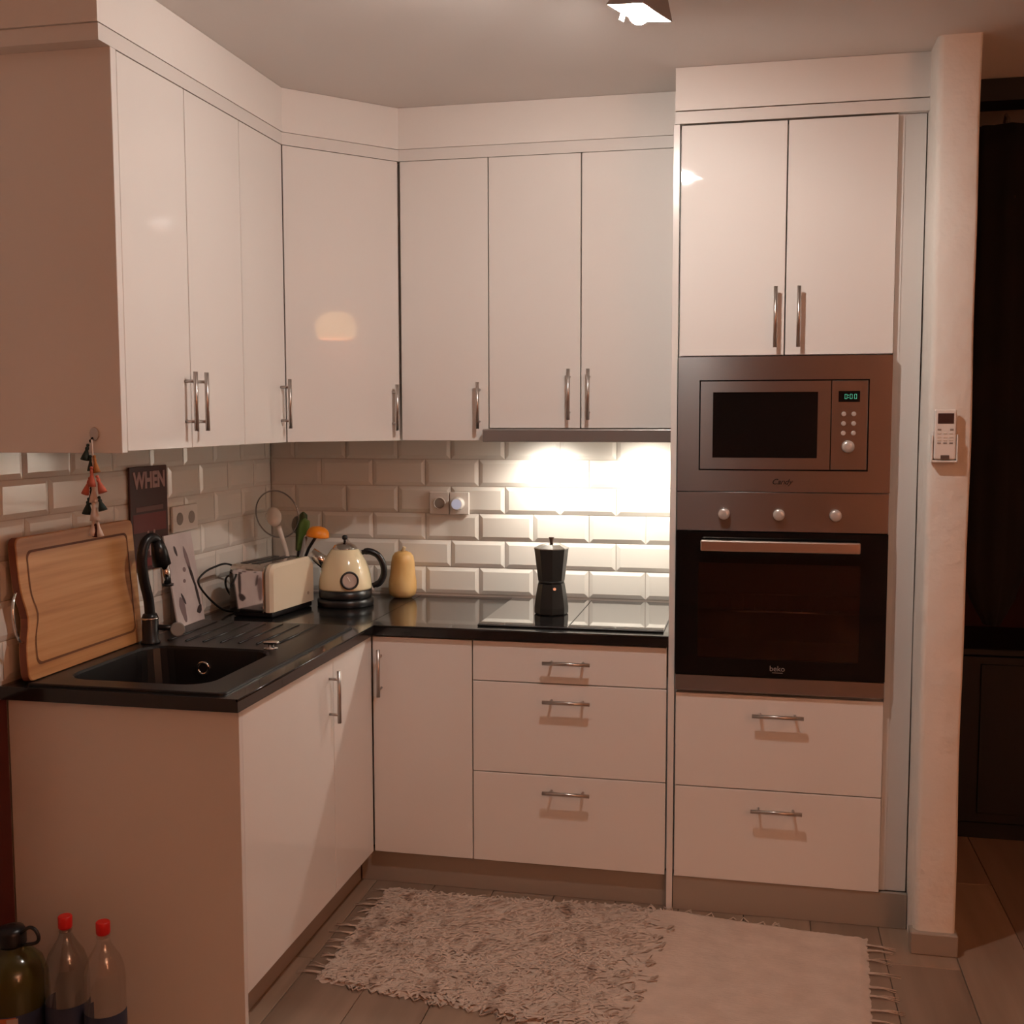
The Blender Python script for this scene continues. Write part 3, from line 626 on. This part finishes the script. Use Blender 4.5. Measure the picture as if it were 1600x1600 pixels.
# print
t = thing('art_print', 'pale black-and-white print leaning on the wall beside the tap', 'print', (.054,-.738,zt+.0006))
PM = Matrix.Rotation(math.radians(-8.5),4,'Y')
B(-.0025,.0025,-.084,.084,0,.285,M=PM).build('card', paper, t, local=True)
def blob(y, z, pts, m_, nm='ink_mark'):
    n = len(pts); vs = [PM @ Vector((.0029,y+a,z+b)) for a,b in pts]; MB().add(vs+[PM @ Vector((.0029,y,z))], [(i,(i+1)%n,n) for i in range(n)]).build(nm, m_, t, local=True)
def ell(ry, rz, rot=0, n=14, k=0): return [((ry*math.cos(a)*(1+k*math.sin(3*a)))*math.cos(rot)-rz*math.sin(a)*math.sin(rot), (ry*math.cos(a)*(1+k*math.sin(3*a)))*math.sin(rot)+rz*math.sin(a)*math.cos(rot)) for a in [2*PI*i/n for i in range(n)]]
blob(-.030,.232,ell(.007,.018,.35,k=.1),ink); blob(.035,.185,ell(.010,.060,.25,k=.2),inkg); blob(.048,.140,ell(.008,.040,.3,k=.2),ink)
blob(.005,.170,ell(.010,.008,0),inkg); blob(-.005,.135,ell(.009,.006,0),inkg); blob(-.040,.050,ell(.016,.042,.2,k=.2),inkg); blob(.060,.035,ell(.018,.012,.5,k=.2),ink); blob(-.028,.082,ell(.006,.022,.5),ink); blob(.062,.085,ell(.008,.045,.15),ink)
# left outlet
t = thing('wall_socket', 'white double power socket on the left wall beside the sign', 'socket', (.004,-.668,1.172))
B(.0035,.0125,-.748,-.588,1.131,1.213,bev=.003,seg=2).build('cover_plate', whitep, t)
for y in (-.706,-.630):
    MB().lathe([(.020,0),(.020,.001)], 24, M=Matrix.Translation((.0125,y,1.172)) @ Matrix.Rotation(PI/2,4,'Y')).build('socket_face', greyp, t)
t.location.x -= .006
# back outlet with night light
t = thing('wall_socket', 'white double socket on the back tiles with a night-light plug', 'socket', (.692,-.006,1.178))
for x0, x1 in ((.618,.691),(.693,.766)): B(x0,x1,-.0125,-.0035,1.138,1.219,bev=.003,seg=2).build('cover_plate', whitep, t)
MB().lathe([(.0225,0),(.0225,.002),(.019,.002),(.0185,.0005)], 28, M=Matrix.Translation((.656,-.0125,1.178)) @ RX90).build('socket_ring', whitep, t)
MB().lathe([(.0185,0),(.0185,.001)], 28, M=Matrix.Translation((.656,-.0125,1.178)) @ RX90).build('socket_face', greyp, t)
nl = MB().lathe([(.024,0),(.024,.018),(.022,.028),(.020,.030)], 28, M=Matrix.Translation((.727,-.0127,1.178)) @ RX90).build('night_light', whitep, t)
MB().lathe([(.018,0),(.018,.001)], 24, M=Matrix.Translation((.727,-.0428,1.178)) @ RX90).build('night_light_lens', nightled, nl)

# ------------------------------------------------------------ tassel garland on the end panel
t = thing('tassel_garland', 'hanging string of green, coral and cream tassels on an adhesive hook', 'garland', (.284,-1.605,1.452))
MB().lathe([(.011,0),(.012,.002),(.011,.004)], 24, M=Matrix.Translation((.284,-1.5982,1.452)) @ RX90 @ Matrix.Diagonal((1,1.35,1,1))).build('hook', handle_m, t)
hk = MB().tube([(.280,-1.602,1.444),(.279,-1.610,1.434),(.281,-1.614,1.438)], .0022, 8).build('hook_prong', blackp, t)
MB().tube(spline([(.284,-1.612,1.440),(.286,-1.612,1.39),(.285,-1.612,1.30),(.286,-1.612,1.222)],5), .0019, 6).build('string', string, t)
def tassel(x, z, h, r, m_, tilt=0, k=0):
    r *= 1.3
    M = Matrix.Translation((x,-1.613-k,z)) @ Matrix.Rotation(tilt,4,'Y')
    o = MB().lathe([(.0025,0),(r*.42,-h*.10),(r*.42,-h*.22),(r*.34,-h*.28),(r*.8,-h*.72),(r,-h)], 12, M=M).build('tassel', m_, t)
    MB().lathe([(.0038*math.sin(PI*i/6), .003-.0038*math.cos(PI*i/6)) for i in range(1,6)], 10, M=M).build('bead', m_, o)
for a in ((.274,1.424,.032,.008,tgreen,.25),(.280,1.398,.030,.006,tgreen,.0),(.291,1.398,.034,.006,tochre,-.15),(.286,1.372,.040,.007,tpink,0,.006),(.276,1.348,.036,.007,tpink,.35),(.297,1.352,.036,.008,tpink,-.35),
          (.288,1.336,.040,.008,tcream,0,.004),(.280,1.325,.034,.006,tgreen,.1),(.272,1.300,.032,.009,tgreen,.15),(.300,1.304,.028,.008,tgreen,-.3),(.288,1.300,.046,.009,tcream,-.05,.005),(.284,1.258,.040,.008,tcream,.08),(.293,1.252,.036,.006,tcream,-.2),(.288,1.240,.024,.006,mat('tassel_brown',(.06,.012,.008),.8),0)): tassel(*a)

# ------------------------------------------------------------ remote in its holder
t = thing('remote_control', 'white air-conditioner remote in its holder on the plaster wall end', 'remote', (2.262,-.737,1.366))
hd = MB().box(2.228,2.296,-.7465,-.7375,1.366,1.450,bev=.003,seg=2); hd.box(2.228,2.2325,-.762,-.7375,1.366,1.440,bev=.0015); hd.box(2.2915,2.296,-.762,-.7375,1.366,1.440,bev=.0015); hd.box(2.228,2.296,-.762,-.7375,1.366,1.372,bev=.0015)
hd.build('holder', whitep, t)
bd = B(2.2345,2.2905,-.7625,-.7475,1.374,1.508,bev=.005,seg=3).build('body', whitep, t)
B(2.2425,2.2825,-.7632,-.7622,1.470,1.497).build('screen', lcd, bd)
for i, z in enumerate((1.454,1.444,1.434,1.426,1.418)):
    for x in ((2.247,2.262,2.277) if i else (2.247,2.278)):
        B(x-.0045,x+.0045,-.7636,-.7624,z-.0022,z+.0022,bev=.0005).build('button', greyp if i in (0,4) else pale, bd)
B(2.2515,2.2735,-.7638,-.7626,1.3755,1.386,bev=.0005).build('holder_clip', mat('clip_dark_grey',(.12,.08,.065),.6), t)  # small holder clip in one even dark grey-brown

# ------------------------------------------------------------ bottles on the floor
def bottle(x, y, label, body_m, H=.335, r=.044, cloudy=False):
    t = thing('water_bottle', label, 'bottle', (x,y,0))
    MB().lathe([(r*.55,.006),(r*.7,.001),(r*.92,.008),(r,.03),(r,.10),(r*.97,.115),(r,.13),(r,H-.135),(r*.96,H-.112),(r*.80,H-.088),(r*.55,H-.068),(r*.36,H-.052),(.0135,H-.040),(.0125,H-.018)], 32, cap1=False).build('body', body_m, t, local=True)
    z0, z1 = (.05,.155) if cloudy else (.075,.145); n = 24; vs = []
    for i in range(n+1):
        a = -PI/2+2.0*(2*i/n-1); vs += [((r+.0006)*math.cos(a),(r+.0006)*math.sin(a),z0),((r+.0006)*math.cos(a),(r+.0006)*math.sin(a),z1)]
    MB().add(vs, [(2*i,2*i+2,2*i+3,2*i+1) for i in range(n)], True).build('label', navy, t, local=True)
    MB().lathe([(.0135,H-.030),(.0158,H-.026),(.0158,H-.002),(.014,H)], 24).build('cap', redcap, t, local=True)
    MB().lathe([(.0155,H-.036),(.0155,H-.032)], 24).build('neck_ring', pet, t, local=True)
bottle(.240,-1.712,'clear plastic bottle with red cap in the middle of the floor bottles',petblue,.353,.049,True)
bottle(.338,-1.715,'clear plastic bottle with red cap, rightmost on the floor',pet,.350,.046)
t = thing('large_bottle', 'large dark green bottle with black handled cap beside the red-capped bottles', 'bottle', (.105,-1.720,0))
MB().lathe([(.060,.001),(.076,.008),(.080,.03),(.080,.165),(.0775,.20),(.066,.235),(.045,.258),(.030,.266),(.030,.275)], 36).build('body', oliveg, t, local=True)
MB().lathe([(.0806,.04),(.0806,.140)], 36, cap0=False, cap1=False).build('label', navy, t, local=True)
for a0, a1, z0, z1 in ((-1.75,-.9,.085,.138),(-1.15,-.85,.05,.135)):
    n = 8; vs = []
    for i in range(n+1):
        a = a0+(a1-a0)*i/n; vs += [(.0812*math.cos(a),.0812*math.sin(a),z0),(.0812*math.cos(a),.0812*math.sin(a),z1)]
    MB().add(vs, [(2*i,2*i+2,2*i+3,2*i+1) for i in range(n)], True).build('label_print', orlab if z0 > .06 else mat('label_pale',(.45,.33,.25),.5), t, local=True)
MB().lathe([(.031,.276),(.0325,.280),(.0325,.306),(.027,.316),(.010,.320)], 28).build('cap', blackp, t, local=True)
MB().tube(spline([(.028,-.006,.306),(.052,-.010,.324),(.068,-.010,.322),(.078,-.010,.305),(.070,-.010,.290),(.032,-.006,.279)],5), .0042, 8).build('cap_handle', blackp, t, local=True)

# ------------------------------------------------------------ rug
t = thing('rug', 'cream woven rag rug with shaggy brown-flecked left part and fringes', 'rug', (1.36,-.98,0))
cn = [Vector((.655,-.640)), Vector((2.105,-.685)), Vector((2.055,-1.435)), Vector((.650,-1.235))]
def rp(u, v):
    a = cn[0].lerp(cn[1], u)+Vector((0, .052*math.exp(-((u-.56)/.25)**2))); b = cn[3].lerp(cn[2], u); return a.lerp(b, v)
NU, NV = 170, 84; vs = []; rnd = random.Random(3)
hn = lambda u, v: .5+.25*math.sin(u*41+math.sin(v*23)*2)+.25*math.sin(v*37+math.sin(u*31)*2)
jt = [[.008*(rnd.random()-.5) for _ in range(NU+1)] for _ in range(2)]; jl = [[.014*(rnd.random()-.5) for _ in range(NV+1)] for _ in range(2)]
for j in range(NV+1):
    for i in range(NU+1):
        u, v = i/NU, j/NV; p = rp(u, v)
        if j == 0: p = p+Vector((0, jt[0][i]*2.2))
        if j == NV: p = p+Vector((0, jt[1][i]*2.6))
        if i == 0: p = p+Vector((jl[0][j], 0))
        if i == NU: p = p+Vector((jl[1][j]*.4, 0))
        edge = min(u*NU, (1-u)*NU, v*NV, (1-v)*NV); z = (.0045+.003*hn(u,v)+.0012*rnd.random()+(.0025*rnd.random() if u < .6 else 0)) if edge >= 1 else .0012
        vs.append((p.x, p.y, z))
fs = [(j*(NU+1)+i, j*(NU+1)+i+1, (j+1)*(NU+1)+i+1, (j+1)*(NU+1)+i) for j in range(NV) for i in range(NU)]
MB().add(vs, fs, True).build('weave', rugm, t)
def ribbon(mb, p, d, L_, wd, h):
    d = Vector((math.cos(d), math.sin(d), 0)); n = Vector((-d.y, d.x, 0)); q = []
    for k in range(4):
        u = k/3; c = Vector(p)+d*(L_*(u-.5))+Vector((0,0,h*math.sin(PI*u)))
        q += [c-n*wd*(1-.5*abs(u-.5)), c+n*wd*(1-.5*abs(u-.5))]
    mb.add(q, [(0,1,3,2),(2,3,5,4),(4,5,7,6)], True)
tc_, tb = MB(), MB()
for k in range(4200):
    u, v = rnd.random()*.62, rnd.random(); p = rp(u*(1-.02)+.005, .01+.98*v)
    if u > .52 and rnd.random() < (u-.52)/.10: continue
    ribbon(tc_, (p.x,p.y,.0088), rnd.gauss(1.2,.9), .018+.022*rnd.random(), .0022+.002*rnd.random(), .0012+.0022*rnd.random())
for ci in range(15):
    for cj in range(9):
        if rnd.random() < .18: continue
        u0, v0 = .03+(ci+.5*(cj % 2))/15*.60+rnd.gauss(0,.008), .06+cj/9*.92+rnd.gauss(0,.015)
        for q in range(rnd.randint(2,5)):
            p = rp(min(.64,max(.01,u0+rnd.gauss(0,.006))), min(.985,max(.015,v0+rnd.gauss(0,.016))))
            ribbon(tb, (p.x,p.y,.0095), rnd.gauss(1.1,.4), .016+.018*rnd.random(), .0028+.002*rnd.random(), .0012+.0015*rnd.random())
o = tc_.build('rag_pile', rugm, t); o['kind'] = 'stuff'
o = tb.build('brown_flecks', rugb, t); o['kind'] = 'stuff'
fr = MB()
for k in range(12):                                   # knotted fringe strands at both short ends
    for sd in (0, 1):
        v = (k+.5+.6*(rnd.random()-.5))/12; p = rp(sd, v); dx = 1 if sd else -1; Lf = .035+.045*rnd.random()
        for q in range(3):
            y1 = rnd.gauss(0,.010); fr.tube([(p.x-dx*.004,p.y+.004*(q-1),.006),(p.x+dx*Lf*.5,p.y+y1*.5+.004*rnd.random(),.006),(p.x+dx*Lf,p.y+y1,.0024)], [.0017,.0014,.0007], 5)
for k in range(70):                                   # loose loops along the long edges
    u = rnd.random()*.95; sd = rnd.random() < .35; p = rp(u, 0 if sd else 1); s_ = 1 if sd else -1
    fr.tube([(p.x-.01,p.y-s_*.004,.004),(p.x+rnd.gauss(0,.006),p.y+s_*(.010+.012*rnd.random()),.006),(p.x+.012,p.y-s_*.003,.004)], .0022, 5)
o = fr.build('fringe', rugm, t); o['kind'] = 'stuff'

# ------------------------------------------------------------ ceiling spot lamp
lp = Vector((1.512,-1.443,2.350))
t = thing('ceiling_spotlight', 'square metal ceiling spotlight switched on, shining white', 'lamp', (lp.x+.02, lp.y-.02, ZCEIL))
ldir = Vector((-.26,.02,-.96)).normalized(); lq = Matrix.Translation(lp) @ ldir.to_track_quat('Z','Y').to_matrix().to_4x4() @ Matrix.Rotation(.5,4,'Z')
MB().lathe([(.05,0),(.05,-.012),(.046,-.016)], 32, (lp.x+.02,lp.y-.02,ZCEIL-.0005)).build('ceiling_rose', handle_m, t)
MB().tube([(lp.x+.02,lp.y-.02,ZCEIL-.016),(lp.x+.012,lp.y-.01,lp.z+.05)], .007, 10).build('stem', handle_m, t)
s0, s1 = .030, .052
hs = MB().loops([[lq @ Vector(p) for p in ((-a,-a,z),(a,-a,z),(a,a,z),(-a,a,z))] for a, z in ((s0,-.060),(s1,.0),(s1-.003,.0),(s1-.004,-.006))], cap0=True, cap1=False, smooth=False)
hd = hs.build('lamp_head', handle_m, t)
a = s1-.0045
MB().add([lq @ Vector(p) for p in ((-a,-a,-.005),(a,-a,-.005),(a,a,-.005),(-a,a,-.005),(-a,-a,-.009),(a,-a,-.009),(a,a,-.009),(-a,a,-.009))], [(0,1,2,3),(7,6,5,4),(0,4,5,1),(1,5,6,2),(2,6,7,3),(3,7,4,0)]).build('diffuser', lampglow, hd)
MB().box(-.012,.004,s1-.002,s1+.002,-.004,.014,M=lq).build('clip', chrome, hd)
MB().lathe([(.023*math.sin(PI*i/12), .000-.023*math.cos(PI*i/12)) for i in range(1,12)], 20, M=lq).build('bulb', bulbglow, hd)

# ------------------------------------------------------------ out of frame: added fill lamp that warms the room, orange wall lamp
t = thing('fill_lamp', 'added out-of-frame fill lamp on a tall pole with warm glowing shade', 'lamp', (4.15,-4.7,0))  # unseen lamp, put in only as soft warm fill
MB().lathe([(.15,.0005),(.15,.015),(.02,.03)], 32).build('base', blackp, t, local=True)
MB().tube([(0,0,.03),(0,0,1.6)], .012, 10).build('pole', blackp, t, local=True)
MB().lathe([(.24,1.45),(.19,1.80)], 32, cap0=False, cap1=False).build('shade', warmglow, t, local=True)
pd = bpy.data.lights.new('fill_lamp_light', 'POINT'); pd.energy = FILL_W; pd.color = (1,.50,.30); pd.shadow_soft_size = .16
po = bpy.data.objects.new('fill_lamp_light', pd); COL.objects.link(po); po.parent = t; po.location = (0,0,1.97)
ud = bpy.data.lights.new('fill_lamp_uplight', 'AREA'); ud.shape = 'DISK'; ud.size = .3; ud.energy = 60; ud.color = (1,.50,.30)  # added uplight, bounces the warm fill off the ceiling
uo = bpy.data.objects.new('fill_lamp_uplight', ud); COL.objects.link(uo); uo.parent = t; uo.location = (0,0,1.82); uo.rotation_euler = (PI,0,0)
t = thing('wall_lamp', 'orange glass wall lamp glowing on the far right wall', 'lamp', (4.69,-1.70,2.10))
B(4.68,4.6995,-1.75,-1.65,2.04,2.16,bev=.004).build('wall_plate', handle_m, t)
MB().lathe([(.05,.10),(.10,.08),(.135,.02),(.14,-.03),(.12,-.08)], 32, (4.54,-1.70,2.10), cap1=False).build('shade', orglow, t)
MB().tube([(4.68,-1.70,2.12),(4.60,-1.70,2.17),(4.54,-1.70,2.195)], .008, 8).build('arm', handle_m, t)

# ------------------------------------------------------------ dark doorway contents
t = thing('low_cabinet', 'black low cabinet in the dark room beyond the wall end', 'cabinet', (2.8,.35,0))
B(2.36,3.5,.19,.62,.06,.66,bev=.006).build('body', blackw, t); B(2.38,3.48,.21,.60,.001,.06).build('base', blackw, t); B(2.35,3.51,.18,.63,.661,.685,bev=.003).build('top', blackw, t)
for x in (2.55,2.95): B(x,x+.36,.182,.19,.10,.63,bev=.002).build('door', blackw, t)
t = thing('hanging_coat', 'long black garment hanging in the dark doorway', 'garment', (2.62,.10,.95))
L = []
for i in range(20):
    u = i/19; z = 2.412-1.61*u; w_ = .105-.012*min(1,u*5) if u < .85 else 0.10*(1-((u-.85)/.15)**2*.75)
    L.append([Vector((2.545+w_*1.0*math.cos(a)*(1+.08*math.sin(5*a+u*4)), .02+.05*math.sin(a)*(1+.2*math.sin(7*a)), z)) for a in [2*PI*k/28 for k in range(28)]])
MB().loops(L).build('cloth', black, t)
MB().tube([(2.545,.02,2.396),(2.545,.02,2.44),(2.545,.06,2.46),(2.545,.08,2.44)], .005, 8).build('hanger_hook', handle_m, t)
